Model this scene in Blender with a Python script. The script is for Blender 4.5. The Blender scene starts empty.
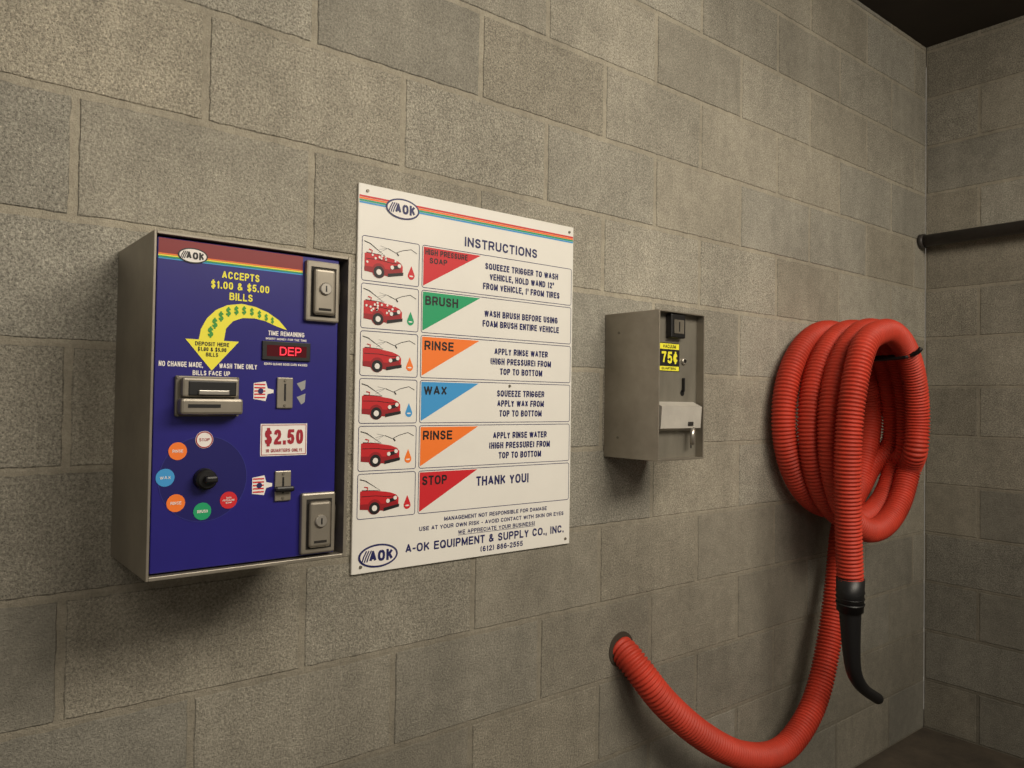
import bpy, bmesh, math, random
from mathutils import Vector, Matrix
random.seed(7)
scn=bpy.context.scene
try:
    scn.view_settings.view_transform='Standard'; scn.view_settings.look='None'
except Exception: pass
F=760.0; CAMH=1.400; ZC=1.343; XC=3.367; ZCEIL=2.868; ROW=0.2032

# ---------------------------------------------------------------- helpers
def lin(c):
    return tuple(((v/255)/12.92 if v/255<=0.04045 else ((v/255+0.055)/1.055)**2.4) for v in c)
def principled(name,rgb,rough=0.6,metal=0.0,linear=False,noise=0.0,nscale=20,bump=0.0,bscale=200,emit=0,spec=0.5,stretch=None):
    m=bpy.data.materials.new(name); m.use_nodes=True
    nt=m.node_tree; b=nt.nodes['Principled BSDF']
    c=tuple(rgb) if linear else lin(rgb)
    b.inputs['Base Color'].default_value=(*c,1)
    b.inputs['Roughness'].default_value=rough
    b.inputs['Metallic'].default_value=metal
    b.inputs['Specular IOR Level'].default_value=spec
    if emit:
        b.inputs['Emission Color'].default_value=(*c,1); b.inputs['Emission Strength'].default_value=emit
    tc=nt.nodes.new('ShaderNodeTexCoord')
    n=nt.nodes.new('ShaderNodeTexNoise'); n.inputs['Scale'].default_value=nscale; n.inputs['Detail'].default_value=6
    n.inputs['Roughness'].default_value=0.65
    if stretch:
        mp=nt.nodes.new('ShaderNodeMapping'); mp.inputs['Scale'].default_value=stretch
        nt.links.new(tc.outputs['Object'],mp.inputs['Vector']); nt.links.new(mp.outputs[0],n.inputs['Vector'])
    else: nt.links.new(tc.outputs['Object'],n.inputs['Vector'])
    mr=nt.nodes.new('ShaderNodeMapRange'); mr.inputs['From Min'].default_value=0.3; mr.inputs['From Max'].default_value=0.7
    mr.inputs['To Min'].default_value=1-noise; mr.inputs['To Max'].default_value=1+noise
    nt.links.new(n.outputs['Fac'],mr.inputs['Value'])
    vm=nt.nodes.new('ShaderNodeVectorMath'); vm.operation='SCALE'; vm.inputs[0].default_value=c
    nt.links.new(mr.outputs[0],vm.inputs['Scale']); nt.links.new(vm.outputs[0],b.inputs['Base Color'])
    if bump:
        n2=nt.nodes.new('ShaderNodeTexNoise'); n2.inputs['Scale'].default_value=bscale; n2.inputs['Detail'].default_value=4
        nt.links.new(tc.outputs['Object'],n2.inputs['Vector'])
        bp=nt.nodes.new('ShaderNodeBump'); bp.inputs['Strength'].default_value=bump; bp.inputs['Distance'].default_value=0.002
        nt.links.new(n2.outputs['Fac'],bp.inputs['Height']); nt.links.new(bp.outputs['Normal'],b.inputs['Normal'])
    return m
def link(o,parent=None):
    scn.collection.objects.link(o)
    if parent: o.parent=parent
    return o
def empty(name):
    e=bpy.data.objects.new(name,None); e.empty_display_size=0.05; return link(e)
def mesh_obj(name,verts,faces,mat,parent=None,smooth=False):
    me=bpy.data.meshes.new(name); me.from_pydata([tuple(v) for v in verts],[],faces); me.update()
    if mat: me.materials.append(mat)
    if smooth:
        for p in me.polygons: p.use_smooth=True
    return link(bpy.data.objects.new(name,me),parent)
def box(name,x0,x1,d0,d1,z0,z1,mat,parent=None,bev=0.0,seg=2):
    """axis aligned box; d = distance out of the wall (-Y)"""
    bm=bmesh.new(); bmesh.ops.create_cube(bm,size=1)
    for v in bm.verts:
        v.co=Vector(((x0+x1)/2+v.co.x*(x1-x0), -(d0+d1)/2+v.co.y*(d1-d0), (z0+z1)/2+v.co.z*(z1-z0)))
    if bev: bmesh.ops.bevel(bm,geom=bm.edges[:],offset=bev,segments=seg,affect='EDGES',profile=0.5)
    me=bpy.data.meshes.new(name); bm.to_mesh(me); bm.free(); me.materials.append(mat)
    return link(bpy.data.objects.new(name,me),parent)
def poly(name,pts,d,mat,parent=None):
    vs=[(x,-d,z) for x,z in pts]
    a=0
    for i in range(len(pts)):
        x1,z1=pts[i]; x2,z2=pts[(i+1)%len(pts)]; a+=x1*z2-x2*z1
    idx=list(range(len(pts)))
    if a<0: idx.reverse()
    bm=bmesh.new(); bv=[bm.verts.new(v) for v in vs]; f=bm.faces.new([bv[i] for i in idx])
    bmesh.ops.triangulate(bm,faces=[f])
    me=bpy.data.meshes.new(name); bm.to_mesh(me); bm.free(); me.materials.append(mat)
    return link(bpy.data.objects.new(name,me),parent)
def ellipse(cx,cz,rx,rz,n=32,a0=0,a1=2*math.pi):
    return [(cx+rx*math.cos(a0+(a1-a0)*i/n),cz+rz*math.sin(a0+(a1-a0)*i/n)) for i in range(n)]
def disc(name,cx,cz,r,d,mat,parent=None,rz=None,n=32):
    return poly(name,ellipse(cx,cz,r,rz or r,n),d,mat,parent)
def ringstrip(name,pts,w,d,mat,parent=None,closed=True):
    n=len(pts); vs=[];fs=[]
    for i in range(n):
        p=Vector(pts[i]); a=Vector(pts[(i-1)%n]) if (closed or i>0) else p; b=Vector(pts[(i+1)%n]) if (closed or i<n-1) else p
        t=(b-a).normalized(); nn=Vector((-t.y,t.x))
        for s in (-.5,.5):
            q=p+nn*w*s; vs.append((q.x,-d,q.y))
    for i in range(n if closed else n-1):
        j=(i+1)%n; fs.append((2*i,2*j,2*j+1,2*i+1))
    return mesh_obj(name,vs,fs,mat,parent)
def frame(name,x0,x1,z0,z1,w,d,mat,parent=None):
    vs=[];
    for (a,b,c,e) in ((x0,x1,z0,z1),(x0+w,x1-w,z0+w,z1-w)):
        vs+=[(a,-d,c),(b,-d,c),(b,-d,e),(a,-d,e)]
    return mesh_obj(name,vs,[(0,1,5,4),(1,2,6,5),(2,3,7,6),(3,0,4,7)],mat,parent)
def cyl(name,p0,p1,r0,r1,mat,parent=None,n=28,bev=0):
    p0=Vector(p0);p1=Vector(p1); L=(p1-p0).length
    bm=bmesh.new(); bmesh.ops.create_cone(bm,cap_ends=True,segments=n,radius1=r0,radius2=r1,depth=L)
    if bev:
        es=[e for e in bm.edges if abs(e.verts[0].co.z-e.verts[1].co.z)<1e-6]
        bmesh.ops.bevel(bm,geom=es,offset=bev,segments=2,affect='EDGES')
    q=(p1-p0).to_track_quat('Z','Y').to_matrix().to_4x4()
    bmesh.ops.transform(bm,matrix=Matrix.Translation((p0+p1)/2)@q,verts=bm.verts)
    me=bpy.data.meshes.new(name); bm.to_mesh(me); bm.free(); me.materials.append(mat)
    for p in me.polygons: p.use_smooth=len(p.vertices)==4
    return link(bpy.data.objects.new(name,me),parent)
# bold grotesque lettering, drawn as strokes: glyph -> (width, [polylines in unit box])
RING=[(.5,1),(.78,.95),(.95,.78),(1,.5),(.95,.22),(.78,.05),(.5,0),(.22,.05),(.05,.22),(0,.5),(.05,.78),(.22,.95),(.5,1)]
SS=[(.95,.74),(.84,.92),(.5,1),(.16,.93),(.04,.75),(.16,.59),(.5,.51),(.84,.43),(.98,.25),(.84,.07),(.5,0),(.14,.07),(.02,.28)]
PP=[(0,0),(0,1),(.68,1),(.92,.93),(1,.74),(.92,.53),(.68,.45),(0,.45)]
CC=[(.97,.70),(.82,.93),(.5,1),(.2,.94),(.04,.75),(0,.5),(.04,.25),(.2,.06),(.5,0),(.82,.07),(.97,.30)]
G={'A':(.74,[[(0,0),(.5,1),(1,0)],[(.18,.3),(.82,.3)]]),
'B':(.68,[[(0,0),(0,1),(.65,1),(.88,.92),(.92,.75),(.86,.58),(.65,.53),(0,.53)],[(.65,.53),(.92,.45),(1,.27),(.92,.07),(.68,0),(0,0)]]),
'C':(.70,[CC]),'D':(.70,[[(0,0),(0,1),(.55,1),(.82,.93),(.97,.75),(1,.5),(.97,.25),(.82,.07),(.55,0),(0,0)]]),
'E':(.62,[[(1,1),(0,1),(0,0),(1,0)],[(0,.52),(.9,.52)]]),'F':(.58,[[(1,1),(0,1),(0,0)],[(0,.5),(.88,.5)]]),
'G':(.74,[[(.95,.74),(.8,.94),(.5,1),(.2,.94),(.04,.75),(0,.5),(.04,.25),(.2,.06),(.5,0),(.8,.06),(1,.22),(1,.46),(.56,.46)]]),
'H':(.69,[[(0,0),(0,1)],[(1,0),(1,1)],[(0,.52),(1,.52)]]),'I':(.19,[[(.5,0),(.5,1)]]),
'J':(.56,[[(1,1),(1,.25),(.85,.04),(.5,0),(.15,.05),(0,.30)]]),
'K':(.70,[[(0,0),(0,1)],[(1,1),(0,.36)],[(.36,.6),(1,0)]]),'L':(.57,[[(0,1),(0,0),(1,0)]]),
'M':(.82,[[(0,0),(0,1),(.5,.08),(1,1),(1,0)]]),'N':(.69,[[(0,0),(0,1),(1,0),(1,1)]]),
'O':(.76,[RING]),'P':(.65,[PP]),'Q':(.76,[RING,[(.6,.28),(1,-.03)]]),'R':(.69,[PP,[(.58,.45),(1,0)]]),'S':(.66,[SS]),
'T':(.62,[[(0,1),(1,1)],[(.5,1),(.5,0)]]),'U':(.69,[[(0,1),(0,.28),(.15,.06),(.5,0),(.85,.06),(1,.28),(1,1)]]),
'V':(.70,[[(0,1),(.5,0),(1,1)]]),'W':(.98,[[(0,1),(.25,0),(.5,.95),(.75,0),(1,1)]]),'X':(.68,[[(0,0),(1,1)],[(0,1),(1,0)]]),
'Y':(.68,[[(0,1),(.5,.42),(1,1)],[(.5,.42),(.5,0)]]),'Z':(.62,[[(0,1),(1,1),(0,0),(1,0)]]),
'0':(.58,[RING]),'1':(.40,[[(.05,.72),(.6,.85),(.75,1),(.75,0)]]),
'2':(.58,[[(.02,.70),(.15,.93),(.5,1),(.85,.93),(.97,.72),(.85,.5),(.15,.18),(0,0),(1,0)]]),
'5':(.58,[[(.92,1),(.18,1),(.06,.5),(.45,.63),(.85,.56),(1,.32),(.85,.07),(.5,0),(.12,.07),(0,.25)]]),
'6':(.58,[[(.94,.78),(.78,.95),(.5,1),(.2,.93),(.02,.6),(0,.35),(.15,.08),(.5,0),(.85,.08),(1,.3),(.85,.54),(.5,.6),(.15,.52),(.02,.35)]]),
'7':(.56,[[(0,1),(1,1),(.6,.5),(.4,0)]]),
'8':(.58,[[(.5,1),(.85,.93),(.93,.76),(.85,.6),(.5,.53),(.15,.6),(.07,.76),(.15,.93),(.5,1)],[(.5,.53),(.87,.45),(1,.27),(.87,.07),(.5,0),(.13,.07),(0,.27),(.13,.45),(.5,.53)]]),
'$':(.58,[SS,[(.5,-.14),(.5,1.14)]]),'¢':(.52,[[(x,.12+y*.72) for x,y in CC],[(.5,-.02),(.5,1.02)]]),
'&':(.74,[[(1,0),(.2,.72),(.2,.92),(.42,1),(.64,.92),(.62,.74),(.12,.38),(.04,.18),(.25,0),(.6,.04),(.95,.42)]]),
'.':(.2,[[(.5,-.02),(.5,.06)]]),',':(.2,[[(.5,.04),(.35,-.16)]]),"'":(.19,[[(.5,1),(.5,.72)]]),'"':(.36,[[(.1,1),(.1,.72)],[(.9,1),(.9,.72)]]),
'(':(.3,[[(1,1.08),(.2,.85),(0,.5),(.2,.15),(1,-.08)]]),')':(.3,[[(0,1.08),(.8,.85),(1,.5),(.8,.15),(0,-.08)]]),
'-':(.36,[[(0,.4),(1,.4)]]),'!':(.2,[[(.5,1),(.5,.32)],[(.5,-.02),(.5,.06)]]),' ':(.30,[])}
def text(name,s,cx,cz,w,h,d,mat,parent=None,bold=1.0,align='C'):
    """each printed letter is built of thin stroke films, laid a few microns apart"""
    vs=[];fs=[]
    lines=s.split('\n'); nl=len(lines); lh=h/(nl+(nl-1)*.4)
    if align=='L': cx=cx+w/2
    tot=[sum(G[c][0]+.13 for c in L)-.13 for L in lines]; sc=w/max(tot)
    t=.195*lh*bold; tx=min(t,.22*sc*max(bold,1))
    def face(pts):
        nonlocal dd_
        k=len(vs); ar=0
        for i in range(len(pts)):
            a=pts[i];b=pts[(i+1)%len(pts)]; ar+=a[0]*b[1]-b[0]*a[1]
        if ar<0: pts=pts[::-1]
        for q in pts: vs.append((q[0],-dd_,q[1]))
        fs.append(tuple(range(k,k+len(pts)))); dd_+=9e-6
    for li,L in enumerate(lines):
        x=cx-tot[li]*sc/2; zb=cz+h/2-lh-li*lh*1.4
        for c in L:
            gw,st=G[c]; dd_=d
            iw=max(gw*sc-tx,0); ih=lh-t
            for pl in st:
                P=[Vector((x+tx/2+p[0]*iw,zb+t/2+p[1]*ih)) for p in pl]
                for i in range(len(P)-1):
                    a,b=P[i],P[i+1]; u=(b-a)
                    if u.length<1e-9: continue
                    u.normalize()
                    tt=tx+(t-tx)*abs(u.x)
                    sq=(abs(u.x)<.1 or abs(u.y)<.1)
                    e0=u*(tt*.5 if i==0 and sq else 0); e1=u*(tt*.5 if i==len(P)-2 and sq else 0)
                    n=Vector((-u.y,u.x))*tt/2
                    face([tuple(a-e0-n),tuple(b+e1-n),tuple(b+e1+n),tuple(a-e0+n)])
                    if i>0:
                        face([(a.x+tx*.53*math.cos(2*math.pi*(m+.5)/8),a.y+tt*.53*math.sin(2*math.pi*(m+.5)/8)) for m in range(8)])
            x+=(gw+.13)*sc
    return mesh_obj(name,vs,fs,mat,parent)
def sweep(name,pts,radii,mat,parent=None,n=20,caps=True):
    vs=[];fs=[]; T=[]
    m=len(pts)
    for i in range(m):
        a=pts[max(i-1,0)];b=pts[min(i+1,m-1)]; T.append((b-a).normalized())
    ref=Vector((0,1,0)); 
    if abs(T[0].dot(ref))>.9: ref=Vector((1,0,0))
    N=(ref-T[0]*ref.dot(T[0])).normalized()
    for i in range(m):
        N=(N-T[i]*N.dot(T[i])).normalized(); B=T[i].cross(N)
        for k in range(n):
            a=2*math.pi*k/n
            vs.append(pts[i]+(N*math.cos(a)+B*math.sin(a))*radii[i])
    for i in range(m-1):
        for k in range(n):
            k2=(k+1)%n
            fs.append((i*n+k,i*n+k2,(i+1)*n+k2,(i+1)*n+k))
    if caps:
        fs.append(tuple(reversed(range(n)))); fs.append(tuple((m-1)*n+k for k in range(n)))
    return mesh_obj(name,vs,fs,mat,parent,smooth=True)
def catmull(P,step):
    P=[Vector(p) for p in P]; Q=[P[0]*2-P[1]]+P+[P[-1]*2-P[-2]]
    dense=[]
    for i in range(1,len(Q)-2):
        a,b,c,e=Q[i-1],Q[i],Q[i+1],Q[i+2]
        for k in range(24):
            t=k/24
            dense.append(0.5*((2*b)+(c-a)*t+(2*a-5*b+4*c-e)*t*t+(3*b-a-3*c+e)*t**3))
    dense.append(P[-1])
    for _ in range(30):
        dense=[dense[0]]+[(dense[i-1]+dense[i]*2+dense[i+1])/4 for i in range(1,len(dense)-1)]+[dense[-1]]
    out=[dense[0]]; acc=0
    for i in range(1,len(dense)):
        a=dense[i-1];b=dense[i]; L=(b-a).length
        while acc+L>=step:
            t=(step-acc)/L; a=a+(b-a)*t; out.append(a.copy()); L=(b-a).length; acc=0
        acc+=L
    return out

# ---------------------------------------------------------------- camera
ex=Vector((942,30,F)).normalized(); ez=Vector((.0152,-1,15.7/F)).normalized()
ey=ez.cross(ex).normalized(); ez=ex.cross(ey)
right=Vector((ex.x,ey.x,ez.x)); up=-Vector((ex.y,ey.y,ez.y)); back=-Vector((ex.z,ey.z,ez.z))
M=Matrix((right,up,back)).transposed().to_4x4(); M.translation=Vector((0,-CAMH,ZC))
cam=bpy.data.objects.new('camera',bpy.data.cameras.new('camera')); link(cam); cam.matrix_world=M
cam.data.sensor_width=36; cam.data.lens=F/1024*36; cam.data.clip_start=.02
scn.camera=cam

# ---------------------------------------------------------------- block wall material
def block_material():
    m=bpy.data.materials.new('concrete_block'); m.use_nodes=True; nt=m.node_tree; L=nt.links
    b=nt.nodes['Principled BSDF']; b.inputs['Roughness'].default_value=.8; b.inputs['Specular IOR Level'].default_value=.3
    tc=nt.nodes.new('ShaderNodeTexCoord')
    at=nt.nodes.new('ShaderNodeAttribute'); at.attribute_name='tint'
    def noise(s,d=5,r=.6,scale=None):
        n=nt.nodes.new('ShaderNodeTexNoise'); n.inputs['Scale'].default_value=s; n.inputs['Detail'].default_value=d; n.inputs['Roughness'].default_value=r
        if scale:
            mp=nt.nodes.new('ShaderNodeMapping'); mp.inputs['Scale'].default_value=scale; L.new(tc.outputs['Object'],mp.inputs['Vector']); L.new(mp.outputs[0],n.inputs['Vector'])
        else: L.new(tc.outputs['Object'],n.inputs['Vector'])
        return n.outputs['Fac']
    def rng(x,a,b_,c,e):
        r=nt.nodes.new('ShaderNodeMapRange'); r.inputs['From Min'].default_value=a; r.inputs['From Max'].default_value=b_
        r.inputs['To Min'].default_value=c; r.inputs['To Max'].default_value=e; L.new(x,r.inputs['Value']); return r.outputs[0]
    def mul(a,b_):
        k=nt.nodes.new('ShaderNodeMath'); k.operation='MULTIPLY'; L.new(a,k.inputs[0]); L.new(b_,k.inputs[1]); return k.outputs[0]
    big=rng(noise(1.7,6,.66),.3,.7,.76,1.18)
    drip=rng(noise(5,5,.65,(1.6,1.6,.3)),.32,.68,.88,1.09)
    med=rng(noise(24,6,.75),.3,.7,.84,1.13)
    fine=rng(noise(210,3,.8),.36,.64,.55,1.45)
    vo=nt.nodes.new('ShaderNodeTexVoronoi'); vo.inputs['Scale'].default_value=240; L.new(tc.outputs['Object'],vo.inputs['Vector'])
    pits=rng(vo.outputs['Distance'],.10,.34,.45,1.0)
    v2=nt.nodes.new('ShaderNodeTexVoronoi'); v2.inputs['Scale'].default_value=150; L.new(tc.outputs['Object'],v2.inputs['Vector'])
    specks=rng(v2.outputs['Distance'],.10,.22,1.5,1.0)
    tot0=mul(mul(big,med),drip)
    fp=mul(mul(fine,pits),specks)
    mx=nt.nodes.new('ShaderNodeMix'); mx.data_type='FLOAT'; L.new(at.outputs['Alpha'],mx.inputs['Factor']); mx.inputs[2].default_value=.92
    L.new(fp,mx.inputs[3])
    tot=mul(tot0,mx.outputs[0])
    vm=nt.nodes.new('ShaderNodeVectorMath'); vm.operation='SCALE'; L.new(at.outputs['Color'],vm.inputs[0]); L.new(tot,vm.inputs['Scale'])
    L.new(vm.outputs[0],b.inputs['Base Color'])
    bp=nt.nodes.new('ShaderNodeBump'); bp.inputs['Strength'].default_value=.5; bp.inputs['Distance'].default_value=.003
    L.new(fp,bp.inputs['Height']); L.new(bp.outputs['Normal'],b.inputs['Normal'])
    return m
MB=block_material()

def block_wall(name,length,phase,to_world,nrows=15,ztop=ZCEIL,bright=1.0):
    vs=[];fs=[];cols=[]
    def quad(pts,col):
        i=len(vs); vs.extend(pts); fs.append(tuple(range(i,i+4))); cols.append((*col,.25))
    g=.0062; c=.0020
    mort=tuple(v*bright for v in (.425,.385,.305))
    for r in range(nrows):
        z0=r*ROW+g; z1=min((r+1)*ROW-g,ztop)
        zm0=r*ROW; zm1=min((r+1)*ROW,ztop)
        if z0>=ztop: continue
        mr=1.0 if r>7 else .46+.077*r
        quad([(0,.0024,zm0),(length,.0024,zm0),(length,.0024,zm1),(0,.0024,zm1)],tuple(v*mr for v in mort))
        s=phase(r)-.4064
        while s<length:
            a=max(s+g,0.0); b=min(s+.4064-g,length)
            if b-a>.012:
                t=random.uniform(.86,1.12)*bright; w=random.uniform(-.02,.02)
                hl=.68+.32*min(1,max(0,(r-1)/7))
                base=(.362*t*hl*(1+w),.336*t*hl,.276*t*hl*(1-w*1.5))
                rough=random.uniform(.6,1.0) if r>4 else random.uniform(.35,.8)
                O=[];I=[]
                def edge(x0_,z0_,x1_,z1_,nseg,nx,nz):
                    for q in range(nseg):
                        tq=q/nseg; jr=random.uniform(-.0015,.0015)
                        X=x0_+(x1_-x0_)*tq; Z=z0_+(z1_-z0_)*tq
                        O.append((min(max(X+nx*jr,0),length),.0025,Z+nz*jr)); I.append((X-nx*(c-jr*.4),0.0,Z-nz*(c-jr*.4)))
                nh=22 if b-a>.25 else 11
                edge(a,z0,b,z0,nh,0,-1); edge(b,z0,b,z1,10,1,0); edge(b,z1,a,z1,nh,0,1); edge(a,z1,a,z0,10,-1,0)
                I=[(min(max(x,a+c*.9),b-c*.9),y,min(max(z,z0+c*.9),z1-c*.9)) for x,y,z in I]
                n=len(O); i=len(vs); off=random.uniform(0,.0008)
                vs.extend(O+[(x,off,z) for x,y,z in I])
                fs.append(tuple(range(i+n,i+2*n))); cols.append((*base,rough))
                edgec=tuple(v*.84 for v in base)
                for k in range(n):
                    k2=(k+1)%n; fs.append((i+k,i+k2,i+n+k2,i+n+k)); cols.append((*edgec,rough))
            s+=.4064
    i=len(vs)
    for q in (.0030,.2):
        vs.extend([(0,q,0),(length,q,0),(length,q,ztop),(0,q,ztop)])
    for f in ((0,3,2,1),(4,5,6,7),(0,1,5,4),(1,2,6,5),(2,3,7,6),(3,0,4,7)):
        fs.append(tuple(i+k for k in f)); cols.append((*mort,.3))
    me=bpy.data.meshes.new(name); me.from_pydata([to_world(*v) for v in vs],[],fs); me.update()
    ca=me.color_attributes.new('tint','FLOAT_COLOR','CORNER')
    for p,cc in zip(me.polygons,cols):
        for li in p.loop_indices: ca.data[li].color=cc
    me.materials.append(MB)
    return link(bpy.data.objects.new(name,me))
XL=-1.2
def ph_left(r):
    base=.415 if r%2==1 else .212
    return (base-XL)%.4064
block_wall('wall_left',XC-XL,ph_left,lambda s,q,z:(XL+s,q,z))
def ph_back(r): return .2032 if r%2==0 else 0.0
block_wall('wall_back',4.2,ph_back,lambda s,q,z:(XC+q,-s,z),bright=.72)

Mfloor=principled('floor_concrete',(66,58,48),.8,noise=.4,nscale=7,bump=.4,bscale=90)
Mceil=principled('ceiling_paint',(44,36,28),.8,noise=.15,nscale=5)
box('floor',XL,XC+.2,-.2,4.2,-.1,0,Mfloor)
box('ceiling',XL,XC+.2,-.2,4.2,ZCEIL,ZCEIL+.12,Mceil)

# ---------------------------------------------------------------- common materials
Msteel=principled('brushed_steel',(146,139,127),.40,.55,noise=.20,nscale=8)
MsteelD=principled('dull_steel',(120,114,103),.5,.55,noise=.22,nscale=9)
Mface=principled('face_steel',(138,133,122),.40,.5,noise=.22,nscale=10,stretch=(1,1,.3))
Mchute=principled('chute_steel',(208,203,194),.35,.35,noise=.12,nscale=14)
Mchrome=principled('bright_steel',(196,190,180),.28,.75,noise=.1,nscale=12)
Mblack=principled('black_plastic',(16,15,16),.45)
Mdark=principled('dark_interior',(30,26,22),.8)
Mblue=principled('blue_panel',(36,31,118),.34,noise=.10,nscale=5)
Mblued=principled('dial_blue',(28,25,98),.38)
Mring=principled('dial_ring_blue',(50,52,136),.4)
Mwhite=principled('sign_white',(232,229,222),.45,noise=.03,nscale=6)
Mwhite2=principled('label_white',(235,230,225),.5)
Mnavy=principled('navy_ink',(30,32,90),.5)
Mink=principled('black_ink',(22,20,24),.5)
Mred=principled('sign_red',(206,34,44),.5)
Mgreen=principled('sign_green',(24,158,104),.5)
Morange=principled('sign_orange',(246,124,44),.5)
Mskyb=principled('sign_blue',(62,152,214),.5)
Mcar=principled('car_red',(196,30,38),.5)
Mcarsh=principled('car_shade',(150,20,30),.5)
Myel=principled('yellow_ink',(240,230,64),.5)
Myg=principled('green_ink',(60,150,60),.5)
Mmar=principled('maroon_ink',(160,28,46),.5)
Mhead=principled('header_red',(128,26,32),.45)
Mled=principled('red_led',(240,40,60),.5,emit=1.2)
Mgrey=principled('grey_ink',(150,150,150),.5)

# ================================================================ INSTRUCTION SIGN
sign=empty('instruction_sign')
SX,SZ=.717,1.780; SW,SH=.600,.795
def sx(u): return SX+u
def sz(v): return SZ-v
box('board',SX,SX+SW,0,.006,SZ-SH,SZ,Mwhite,sign,bev=.0015)
D0=.0064
def srect(n,u0,u1,v0,v1,m,l=0): return poly(n,[(sx(u0),sz(v1)),(sx(u1),sz(v1)),(sx(u1),sz(v0)),(sx(u0),sz(v0))],D0+l*.0003,m,sign)
for i,m in enumerate((Mred,Morange,Mgreen,Mskyb)):
    srect('stripe_%d'%(i+1),.002,.598,.024+i*.0043,.0283+i*.0043-.0006,m)
def oval_logo(tag,cx,cz,rx,rz,d,par,lay=.0004,rim=Mnavy):
    disc(tag+'_rim',cx,cz,rx,d,rim,par,rz)
    disc(tag+'_field',cx,cz,rx*.9,d+lay,Mwhite2,par,rz*.84)
    text(tag+'_text','AOK',cx+rx*.14,cz,rx*1.2,rz*.95,d+2*lay,rim,par,bold=1.25)
    for k in range(3):
        x=cx-rx*(.74-.12*k)
        ringstrip(tag+'_swoosh_%d'%k,[(x-rx*.08,cz-rz*.45),(x,cz),(x+rx*.14,cz+rz*.5)],rx*.06,d+2*lay,rim,par,closed=False)
oval_logo('logo_upper',sx(.103),sz(.038),.041,.022,D0+.0006,sign)
oval_logo('logo_lower',sx(.060),sz(.762),.046,.024,D0+.0006,sign)
text('title','INSTRUCTIONS',sx(.372),sz(.083),.215,.0215,D0,Mnavy,sign)
rows=[('HIGH PRESSURE',Mred,['SQUEEZE TRIGGER TO WASH','VEHICLE, HOLD WAND 12"','FROM VEHICLE, 1\' FROM TIRES']),
('BRUSH',Mgreen,['WASH BRUSH BEFORE USING','FOAM BRUSH ENTIRE VEHICLE']),
('RINSE',Morange,['APPLY RINSE WATER','(HIGH PRESSURE) FROM','TOP TO BOTTOM']),
('WAX',Mskyb,['SQUEEZE TRIGGER','APPLY WAX FROM','TOP TO BOTTOM']),
('RINSE',Morange,['APPLY RINSE WATER','(HIGH PRESSURE) FROM','TOP TO BOTTOM']),
('STOP',Mred,['THANK YOU!'])]
V0=.1065; VP=.0973
def rrect(x0,x1,z0,z1,r,n=5):
    out=[]
    for cx,cz,a in ((x1-r,z1-r,0),(x0+r,z1-r,90),(x0+r,z0+r,180),(x1-r,z0+r,270)):
        for i in range(n+1):
            t=math.radians(a+90*i/n); out.append((cx+r*math.cos(t),cz+r*math.sin(t)))
    return out
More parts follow.
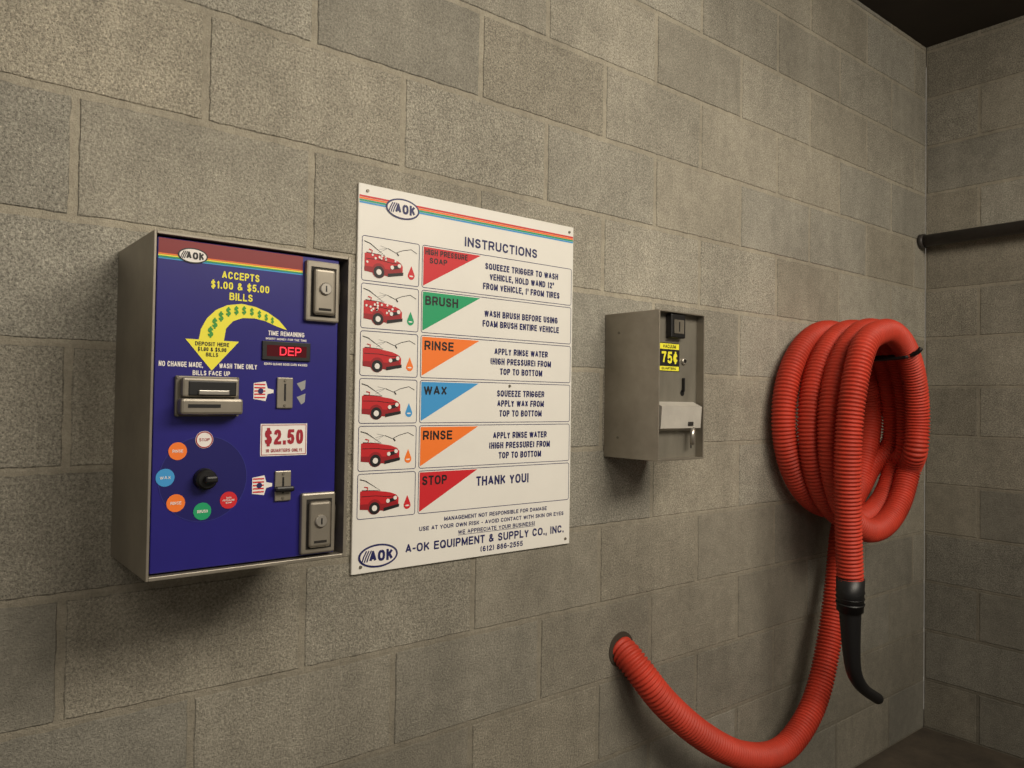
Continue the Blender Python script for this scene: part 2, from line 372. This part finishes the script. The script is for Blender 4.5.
for i,(lab,mc,lines) in enumerate(rows):
    v0=V0+i*VP; v1=v0+VP-.006
    t='row%d_'%(i+1)
    ringstrip(t+'picture_border',rrect(sx(.010),sx(.146),sz(v1),sz(v0),.005),.0014,D0,Mnavy,sign)
    ringstrip(t+'text_border',rrect(sx(.154),sx(.594),sz(v1),sz(v0),.005),.0014,D0,Mnavy,sign)
    poly(t+'flag',[(sx(.157),sz(v0+.003)),(sx(.310),sz(v0+.003)),(sx(.157),sz(v1-.004))],D0,mc,sign)
    if i==0:
        text(t+'label_a','HIGH PRESSURE',sx(.161),sz(v0+.013),.112,.0125,D0+.0004,Mink,sign,align='L')
        text(t+'label_b','SOAP',sx(.172),sz(v0+.031),.046,.0125,D0+.0004,Mink,sign,align='L')
    else:
        text(t+'label',lab,sx(.163),sz(v0+.021),{'BRUSH':.086,'RINSE':.076,'WAX':.060,'STOP':.064}[lab],.020,D0+.0004,Mink,sign,align='L')
    n=len(lines); mid=(v0+v1)/2+.002
    for k,s in enumerate(lines):
        if i==5: text(t+'line',s,sx(.385),sz(v0+.030),.155,.0215,D0,Mnavy,sign)
        else:
            wu=sum(G[c][0]+.13 for c in s)
            text(t+'line_%d'%k,s,sx(.436),sz(mid+(k-(n-1)/2)*.0232),wu*.0131,.0150,D0,Mnavy,sign,bold=1.1)
    X0=sx(.012); Z0=sz(v1)+.002; cw=.132; ch=v1-v0-.004
    U=lambda a,b:(X0+a*cw,Z0+b*ch)
    l=.0003
    poly(t+'car_body',[U(.03,.20),U(.03,.62),U(.10,.64),U(.34,.61),U(.55,.56),U(.66,.50),U(.71,.42),U(.71,.24),U(.60,.17),U(.48,.13)],D0,Mcar,sign)
    poly(t+'car_shade',[U(.03,.20),U(.03,.32),U(.46,.30),U(.66,.38),U(.70,.26),U(.48,.13)],D0+l,Mcarsh,sign)
    ringstrip(t+'windshield',[U(.02,.90),U(.12,.86),U(.38,.62),U(.06,.64)],.0018,D0+l,Mink,sign,closed=False)
    ringstrip(t+'mirror',[U(.10,.72),U(.16,.70),U(.15,.64)],.0022,D0+2*l,Mcar,sign,closed=False)
    disc(t+'wheel_arch',X0+.28*cw,Z0+.24*ch,.0155,D0+1.5*l,Mcarsh,sign)
    disc(t+'wheel',X0+.28*cw,Z0+.21*ch,.0125,D0+2*l,Mink,sign)
    disc(t+'hub',X0+.28*cw,Z0+.21*ch,.006,D0+3*l,Mwhite2,sign)
    poly(t+'grille',[U(.50,.30),U(.66,.36),U(.66,.44),U(.50,.39)],D0+2*l,Mink,sign)
    poly(t+'bumper',[U(.44,.12),U(.72,.20),U(.72,.27),U(.44,.20)],D0+2*l,Mink,sign)
    for q in (.515,.645): disc(t+'headlight_%d'%(q*100),X0+q*cw,Z0+(.36+.06*(q>.6))*ch,.0042,D0+3*l,Mwhite2,sign,n=16)
    ringstrip(t+'hood_line',[U(.05,.50),U(.3,.50),U(.52,.46),U(.68,.47)],.001,D0+2*l,Mink,sign,closed=False)
    if i<2:
        for k in range(16 if i==1 else 9):
            disc(t+'foam_%d'%k,X0+random.uniform(.07,.6)*cw,Z0+random.uniform(.36,.6)*ch,.0026,D0+3*l,Mwhite2,sign,n=8)
    if i<5:
        ringstrip(t+'wand',[U(.44,.80),U(.58,.72),U(.70,.80),U(.86,.86),U(.97,.78)],.0014,D0,Mink,sign,closed=False)
        ringstrip(t+'wand_grip',[U(.60,.72),U(.63,.66)],.003,D0,Mink,sign,closed=False)
        for k in range(3):
            ringstrip(t+'spray_%d'%k,[U(.43,.80),U(.30-.02*k,.84-.09*k)],.0008,D0,Mgrey,sign,closed=False)
    poly(t+'drop',[U(.87,.46)]+[(X0+.87*cw+.0085*math.sin(a),Z0+.22*ch-.0085*math.cos(a)) for a in [math.radians(q) for q in range(-120,121,20)][::-1]],D0,mc,sign)
    disc(t+'drop_text',X0+.87*cw,Z0+.21*ch,.005,D0+l,Mwhite2,sign,rz=.0016)
text('notice_1','MANAGEMENT NOT RESPONSIBLE FOR DAMAGE',sx(.372),sz(.7005),.300,.0092,D0,Mnavy,sign)
text('notice_2','USE AT YOUR OWN RISK - AVOID CONTACT WITH SKIN OR EYES',sx(.368),sz(.7170),.420,.0092,D0,Mnavy,sign)
text('notice_3','WE APPRECIATE YOUR BUSINESS!',sx(.372),sz(.7335),.225,.0092,D0,Mnavy,sign)
srect('notice_underline',.26,.485,.7395,.7405,Mnavy)
text('company','A-OK EQUIPMENT & SUPPLY CO., INC.',sx(.352),sz(.7555),.455,.0185,D0,Mnavy,sign)
text('phone','(612) 866-2555',sx(.385),sz(.778),.125,.0125,D0,Mnavy,sign)
for k,(u,v) in enumerate(((.02,.014),(.585,.014),(.02,.781),(.585,.781),(.40,.405))):
    cyl('screw_%d'%k,(sx(u),-.005,sz(v)),(sx(u),-.0085,sz(v)),.0036,.0030,MsteelD,sign,n=14)

# ================================================================ PAY STATION
ps=empty('car_wash_pay_station')
PX,PZ,PW,PH,PD=.280,1.580,.312,.505,.229
def px(u): return PX+u
def pz(v): return PZ-v
box('case_left',PX,PX+.004,0,PD,PZ-PH,PZ,Msteel,ps,bev=.001)
box('case_right',PX+PW-.006,PX+PW,0,PD,PZ-PH,PZ,Msteel,ps,bev=.001)
box('case_top',PX+.004,PX+PW-.006,0,PD,PZ-.005,PZ,Msteel,ps,bev=.001)
box('case_bottom',PX+.004,PX+PW-.006,0,PD,PZ-PH,PZ-PH+.006,Msteel,ps,bev=.001)
box('case_interior',PX+.004,PX+PW-.006,.002,.185,PZ-PH+.006,PZ-.005,Mdark,ps)
box('door',px(.0065),px(.292),.185,.222,pz(.496),pz(.0075),Mblue,ps,bev=.0015)
for k,v in enumerate((.06,.44)):
    cyl('hinge_%d'%k,(px(.299),-.205,pz(v+.02)),(px(.299),-.205,pz(v-.02)),.004,.004,MsteelD,ps,n=12)
E0=.2224
def prect(n,u0,u1,v0,v1,m,l=0): return poly(n,[(px(u0),pz(v1)),(px(u1),pz(v1)),(px(u1),pz(v0)),(px(u0),pz(v0))],E0+l*.0003,m,ps)
prect('header_band',.008,.228,.009,.031,Mhead)
for i,m in enumerate((Morange,Myel,Mgreen,Mskyb)):
    prect('header_stripe_%d'%i,.008,.228,.031+i*.0022,.0328+i*.0022,m)
oval_logo('logo',px(.056),pz(.030),.0215,.0115,E0+.0006,ps,rim=Mink)
text('accepts','ACCEPTS',px(.128),pz(.053),.058,.0115,E0,Myel,ps,bold=.95)
text('amounts','$1.00 & $5.00',px(.128),pz(.069),.090,.0115,E0,Myel,ps,bold=.95)
text('bills','BILLS',px(.129),pz(.085),.036,.0115,E0,Myel,ps,bold=.95)
outer=[(.067,.155),(.070,.138),(.078,.122),(.091,.108),(.108,.099),(.130,.095),(.152,.098),(.172,.105),(.190,.116),(.204,.131)]
inner=[(.186,.126),(.168,.119),(.150,.116),(.132,.117),(.117,.123),(.107,.135),(.104,.155)]
poly('arrow_arc',[(px(a),pz(b)) for a,b in outer+inner],E0,Myel,ps)
poly('arrow_head',[(px(.048),pz(.154)),(px(.127),pz(.154)),(px(.087),pz(.200))],E0+.0001,Myel,ps)
path=[(.084,.142),(.090,.128),(.099,.117),(.110,.109),(.122,.106),(.134,.105),(.146,.106),(.158,.109),(.169,.113),(.179,.117)]
for k,(a,b) in enumerate(path):
    s=.014-.0006*k
    text('dollar_%d'%k,'$',px(a),pz(b),s*.62,s,E0+.0004,Myg,ps,bold=.9)
text('deposit_1','DEPOSIT HERE',px(.087),pz(.160),.050,.006,E0+.0004,Mink,ps)
text('deposit_2','$1.00 & $5.00',px(.087),pz(.168),.042,.006,E0+.0004,Mink,ps)
text('deposit_3','BILLS',px(.087),pz(.176),.018,.006,E0+.0004,Mink,ps)
text('no_change','NO CHANGE MADE,',px(.012),pz(.192),.062,.0078,E0,Mwhite2,ps,bold=.9,align='L')
text('wash_time','WASH TIME ONLY',px(.098),pz(.192),.058,.0078,E0,Mwhite2,ps,bold=.9,align='L')
text('face_up','BILLS FACE UP',px(.087),pz(.2040),.055,.0072,E0,Mwhite2,ps,bold=.9)
text('time_remaining','TIME REMAINING',px(.203),pz(.137),.060,.0075,E0,Mwhite2,ps,bold=.9)
text('time_sub','INSERT MONEY FOR THE TIME',px(.203),pz(.146),.068,.0034,E0,Mwhite2,ps)
box('display_bezel',px(.163),px(.243),.222,.2255,pz(.180),pz(.150),Mblack,ps,bev=.001)
text('display_digits','DEP',px(.209),pz(.165),.036,.0135,.2259,Mled,ps,bold=.7)
poly('display_window',[(px(.170),pz(.174)),(px(.236),pz(.174)),(px(.236),pz(.156)),(px(.170),pz(.156))],.2256,principled('display_window',(80,14,24),.2),ps)
text('display_note','SEARS CLEANS GOOD CARS WASHED',px(.203),pz(.186),.072,.0038,E0,Mwhite2,ps)
# bill acceptor
box('bill_acceptor_plate',px(.034),px(.127),.222,.229,pz(.269),pz(.209),MsteelD,ps,bev=.002)
box('bill_acceptor_mouth',px(.040),px(.122),.229,.243,pz(.240),pz(.212),Msteel,ps,bev=.003)
box('bill_slot_upper',px(.048),px(.118),.238,.2442,pz(.2385),pz(.216),Mblack,ps,bev=.002)
box('bill_tongue',px(.062),px(.106),.238,.248,pz(.2365),pz(.230),Mchrome,ps,bev=.001)
box('bill_acceptor_lip',px(.036),px(.126),.229,.252,pz(.266),pz(.242),Msteel,ps,bev=.004)
box('bill_slot',px(.046),px(.092),.248,.2528,pz(.2555),pz(.2505),Mblack,ps)
for k,(a,b) in enumerate(((.037,.212),(.124,.212),(.037,.267),(.124,.267))):
    cyl('bill_screw_%d'%k,(px(a),-.228,pz(b)),(px(a),-.231,pz(b)),.0022,.002,MsteelD,ps,n=10)
def flag_hand(tag,u0,v0):
    w,h=.032,.031
    poly(tag+'_hand',[(px(u0),pz(v0+h*.1)),(px(u0+w*.6),pz(v0)),(px(u0+w*.7),pz(v0+h*.35)),(px(u0+w),pz(v0+h*.42)),(px(u0+w),pz(v0+h*.58)),(px(u0+w*.7),pz(v0+h*.65)),(px(u0+w*.6),pz(v0+h)),(px(u0),pz(v0+h*.9))],E0,Mwhite2,ps)
    for k in range(5):
        prect(tag+'_stripe_%d'%k,u0+.001,u0+w*.58,v0+h*(.13+.165*k),v0+h*(.20+.165*k),Mred,1)
    disc(tag+'_star',px(u0+w*.35),pz(v0+h*.5),.0045,E0+.0006,Mnavy,ps,n=10)
flag_hand('coin_flag',.1515,.214); flag_hand('token_flag',.1525,.362)
def coin_slot(tag,v0,v1):
    box(tag+'_plate',px(.188),px(.2145),.222,.226,pz(v1),pz(v0),Msteel,ps,bev=.0015)
    box(tag+'_slot',px(.1995),px(.2025),.225,.2264,pz(v1-.012),pz(v0+.010),Mblack,ps)
    for q,v in enumerate((v0+.005,v1-.005)):
        cyl(tag+'_screw_%d'%q,(px(.201),-.2255,pz(v)),(px(.201),-.2275,pz(v)),.0025,.002,MsteelD,ps,n=10)
coin_slot('coin_entry',.207,.2565); coin_slot('coin_reject',.356,.404)
box('reject_lever',px(.186),px(.217),.226,.236,pz(.389),pz(.380),Mblack,ps,bev=.003)
for k in range(2):
    poly('coin_note_%d'%k,[(px(.222),pz(.216+k*.022)),(px(.237),pz(.210+k*.022)),(px(.236),pz(.224+k*.022)),(px(.230),pz(.228+k*.022))],E0,Mgrey,ps)
prect('price_label',.164,.241,.281,.332,Mwhite2)
frame('price_border',px(.1655),px(.2395),pz(.3305),pz(.2825),.001,E0+.0004,Mmar,ps)
text('price','$2.50',px(.2025),pz(.302),.064,.024,E0+.0004,Mmar,ps,bold=1.1)
text('price_note','10 QUARTERS ONLY!',px(.2025),pz(.3235),.060,.0055,E0+.0004,Mmar,ps)
# dial
DX,DV=.0795,.3625
disc('dial_field',px(DX),pz(DV),.064,E0,Mblued,ps,n=48)
ringstrip('dial_ring',ellipse(px(DX),pz(DV),.064,.064,48),.0009,E0+.0003,Mring,ps)
for k,(a,b,m,s) in enumerate(((.0785,.304,Mwhite2,'STOP'),(.041,.320,Morange,'RINSE'),(.0245,.358,Mskyb,'WAX'),(.040,.396,Morange,'RINSE'),(.078,.411,Mgreen,'BRUSH'),(.1165,.397,Mred,'HIGH\nPRESSURE\nSOAP'))):
    disc('dial_button_%d'%k,px(a),pz(b),.0130,E0+.0006,m,ps)
    if k==0: ringstrip('dial_stop_ring',ellipse(px(a),pz(b),.0117,.0117,24),.0016,E0+.0010,Mmar,ps)
    text('dial_label_%d'%k,s,px(a),pz(b),.015 if k<5 else .018,.0045 if k<5 else .010,E0+.0010,Mmar if k==0 else Mwhite2,ps,bold=.85)
cyl('dial_knob',(px(DX),-.222,pz(DV)),(px(DX),-.240,pz(DV)),.0165,.0145,Mblack,ps,n=24,bev=.002)
box('dial_pointer',px(DX)-.006,px(DX)+.012,.238,.252,pz(DV)-.0045,pz(DV)+.006,Mblack,ps,bev=.003)
def lock(tag,v0,v1):
    box(tag+'_plate',px(.231),px(.290),.220,.231,pz(v1),pz(v0),Msteel,ps,bev=.003)
    box(tag+'_well',px(.239),px(.283),.2305,.2316,pz(v1-.008),pz(v0+.010),Mdark,ps)
    box(tag+'_handle',px(.242),px(.280),.2312,.238,pz(v1-.011),pz(v0+.013),Msteel,ps,bev=.005,seg=3)
    vm=(v0+v1)/2-.004
    cyl(tag+'_cylinder',(px(.261),-.237,pz(vm)),(px(.261),-.242,pz(vm)),.0105,.0098,Mchrome,ps,n=24,bev=.001)
    box(tag+'_keyway',px(.2598),px(.2622),.2415,.2424,pz(vm+.005),pz(vm-.005),Mblack,ps)
    box(tag+'_latch_slot',px(.250),px(.272),.2375,.2384,pz(v1-.018),pz(v1-.022),Mdark,ps)
lock('lock_upper',.014,.114); lock('lock_lower',.394,.493)

# ================================================================ VACUUM COIN BOX
cb=empty('vacuum_coin_box')
CX,CZ,CW,CH,CD=1.441,1.570,.180,.372,.183
def qx(u): return CX+u
def qz(v): return CZ-v
box('case_left',CX,CX+.004,0,CD,CZ-CH,CZ,Msteel,cb,bev=.001)
box('case_right',CX+CW-.004,CX+CW,0,CD,CZ-CH,CZ,Msteel,cb,bev=.001)
box('case_top',CX+.004,CX+CW-.004,0,CD,CZ-.004,CZ,Msteel,cb,bev=.001)
box('case_bottom',CX+.004,CX+CW-.004,0,CD,CZ-CH,CZ-CH+.005,Msteel,cb,bev=.001)
box('face_panel',CX+.004,CX+CW-.004,.002,.160,CZ-CH+.005,CZ-.004,Mface,cb)
G0=.1604
box('coin_mechanism',qx(.052),qx(.108),.160,.178,qz(.066),qz(.006),Mblack,cb,bev=.003)
box('coin_mechanism_plate',qx(.062),qx(.100),.178,.180,qz(.055),qz(.020),MsteelD,cb,bev=.001)
box('coin_mechanism_slot',qx(.079),qx(.083),.1795,.1804,qz(.050),qz(.025),Mblack,cb)
def qrect(n,u0,u1,v0,v1,m,l=0): return poly(n,[(qx(u0),qz(v1)),(qx(u1),qz(v1)),(qx(u1),qz(v0)),(qx(u0),qz(v0))],G0+l*.0003,m,cb)
Mylw=principled('sticker_yellow',(236,228,60),.5)
qrect('price_sticker',.022,.106,.078,.150,Mink)
qrect('price_sticker_band',.024,.104,.080,.094,Mylw,1)
text('sticker_header','VACUUM',qx(.066),qz(.087),.050,.009,G0+.0006,Mink,cb)
text('sticker_price','75¢',qx(.067),qz(.115),.062,.030,G0+.0006,Mylw,cb,bold=1.0)
qrect('sticker_footer',.024,.104,.137,.148,Mylw,1)
text('sticker_footer_text','QUARTERS',qx(.064),qz(.1425),.055,.006,G0+.0006,Mink,cb)
cyl('key_lock',(qx(.122),-.159,qz(.122)),(qx(.122),-.166,qz(.122)),.009,.008,Mchrome,cb,n=20,bev=.001)
cyl('key_lock_core',(qx(.122),-.165,qz(.122)),(qx(.122),-.167,qz(.122)),.005,.005,Mblack,cb,n=16)
box('return_lever',qx(.117),qx(.121),.160,.168,qz(.200),qz(.165),Mblack,cb,bev=.001)
disc('return_lever_pivot',qx(.119),qz(.203),.008,G0+.0003,Mblack,cb)
vs=[(qx(.008),-.160,qz(.226)),(qx(.164),-.160,qz(.226)),(qx(.164),-.188,qz(.238)),(qx(.008),-.188,qz(.238)),
    (qx(.008),-.184,qz(.292)),(qx(.164),-.184,qz(.292)),(qx(.164),-.160,qz(.300)),(qx(.008),-.160,qz(.300))]
mesh_obj('chute_hood',vs,[(0,3,2,1),(3,4,5,2),(4,7,6,5),(0,7,4,3),(1,2,5,6),(0,1,6,7)],Mchute,cb)
cyl('chute_knob',(qx(.136),-.180,qz(.290)),(qx(.136),-.180,qz(.335)),.007,.0055,Mchrome,cb,n=16,bev=.001)
box('chute_opening',qx(.112),qx(.132),.183,.1872,qz(.286),qz(.276),Mdark,cb,bev=.001)
box('face_slot',qx(.155),qx(.158),.160,.1612,qz(.345),qz(.315),Mblack,cb)
for k in range(2):
    cyl('side_rivet_%d'%k,(CX+.001,-.05,qz(.05+.27*k)),(CX-.002,-.05,qz(.05+.27*k)),.004,.003,MsteelD,cb,n=12)

# ================================================================ VACUUM HOSE
hose=empty('vacuum_hose')
Mhose=principled('hose_orange',(184,58,40),.55,noise=.18,nscale=9,spec=.35)
P=[(1.521,.06,.680),(1.521,0,.678),(1.530,-.05,.640),(1.590,-.09,.550),(1.733,-.11,.431),(1.908,-.12,.335),(2.110,-.12,.298),(2.280,-.12,.390),(2.388,-.11,.560),(2.46,-.10,.754),(2.53,-.08,.917),
   (2.66,-.065,1.04),(2.75,-.055,1.17)]
def loop(cx,cz,rx,rz,a0,a1,d0,d1,n):
    for i in range(n):
        t=i/(n-1); a=math.radians(a0+(a1-a0)*t)
        P.append((cx+rx*math.cos(a),-(d0+(d1-d0)*t),cz+rz*math.sin(a)))
loop(2.50,1.295,.305,.300,5,325,.046,.070,14)
loop(2.53,1.275,.300,.320,-15,335,.112,.140,15)
loop(2.50,1.262,.275,.330,-15,335,.190,.205,15)
loop(2.45,1.258,.262,.322,-12,100,.245,.270,7)
P2=[(2.278,-.279,1.530),(2.213,-.279,1.40),(2.194,-.273,1.255),(2.199,-.268,1.094),(2.215,-.264,.942),(2.230,-.262,.804)]
P+=P2
pitch=.0115; sub=6
pts=catmull(P,pitch/sub)
radii=[.0335+.0054*[1,1,.75,0,0,.75][i%6] for i in range(len(pts))]
sweep('corrugated_tube',pts,radii,Mhose,hose,n=22)
Mhole=principled('hole_edge',(58,50,40),.9)
cyl('hole_dark_disc',(1.517,.003,.682),(1.517,-.0025,.682),.048,.046,Mhole,hose,n=28)  # flat dark disc; its colour stands in for shade in the hose hole
Mrub=principled('black_rubber',(20,20,22),.42)
cyl('cuff',(2.229,-.263,.828),(2.235,-.259,.724),.0405,.038,Mrub,hose,n=28,bev=.003)
for k in range(3):
    z=.747+.017*k
    cyl('cuff_ring_%d'%k,(2.2337,-.260,z),(2.2333,-.2605,z+.006),.0413,.0413,Mrub,hose,n=28,bev=.002)
np_=catmull([(2.235,-.259,.735),(2.239,-.259,.676),(2.246,-.259,.600),(2.262,-.260,.534),(2.315,-.262,.477),(2.414,-.262,.422)],.01)
nr=[.032-.015*min(1,i/(len(np_)*.75)) for i in range(len(np_))]
sweep('crevice_nozzle',np_,nr,Mrub,hose,n=20)

hook=empty('hose_hook')
Mhook=principled('black_iron',(24,22,22),.5,.3)
box('hook_plate',2.535,2.620,0,.008,1.475,1.530,Mhook,hook,bev=.002)
hp=catmull([(2.577,-.004,1.505),(2.577,-.10,1.504),(2.577,-.22,1.505),(2.577,-.295,1.512),(2.577,-.318,1.533)],.008)
sweep('hook_arm',hp,[.0075]*len(hp),Mhook,hook,n=12)
hp=catmull([(2.555,-.004,1.497),(2.555,-.10,1.496),(2.555,-.22,1.497),(2.555,-.29,1.502)],.008)
sweep('hook_arm_second',hp,[.006]*len(hp),Mhook,hook,n=12)

# ================================================================ PIPE on far wall
Mpipe=principled('painted_pipe',(70,66,64),.5,.3,noise=.15,nscale=15)
pipe=empty('wall_pipe')
PZ_=2.030
cyl('pipe',(XC-.055,-.002,PZ_),(XC-.055,-4.1,PZ_),.025,.025,Mpipe,pipe,n=24)
cyl('pipe_end_collar',(XC-.055,-.001,PZ_),(XC-.055,-.02,PZ_),.030,.030,Mpipe,pipe,n=24)
for k,y in enumerate((-1.6,-3.2)):
    box('pipe_clamp_%d'%k,XC-.083,XC-.0,-y-.012,-y+.012,PZ_-.012,PZ_+.012,Mpipe,pipe)

# ================================================================ LIGHTS
def area(name,loc,target,sx_,sy_,power,col):
    l=bpy.data.lights.new(name,'AREA'); l.shape='RECTANGLE'; l.size=sx_; l.size_y=sy_; l.energy=power; l.color=col
    o=bpy.data.objects.new(name,l); link(o); o.location=loc
    o.rotation_euler=(Vector(target)-Vector(loc)).to_track_quat('-Z','Y').to_euler(); return o
area('ceiling_and_fill_light',(1.5,-2.0,2.75),(1.35,-.9,0.6),1.8,1.1,94,(1,.905,.755))
area('ceiling_and_fill_light',(-.5,-2.8,2.75),(0,-1.2,0.3),1.6,1.0,32,(1,.905,.755))  # unseen fill lamp added behind the camera to brighten the left wall
w=bpy.data.worlds.new('world'); scn.world=w; w.use_nodes=True
w.node_tree.nodes['Background'].inputs[0].default_value=(1,.91,.78,1); w.node_tree.nodes['Background'].inputs[1].default_value=.18
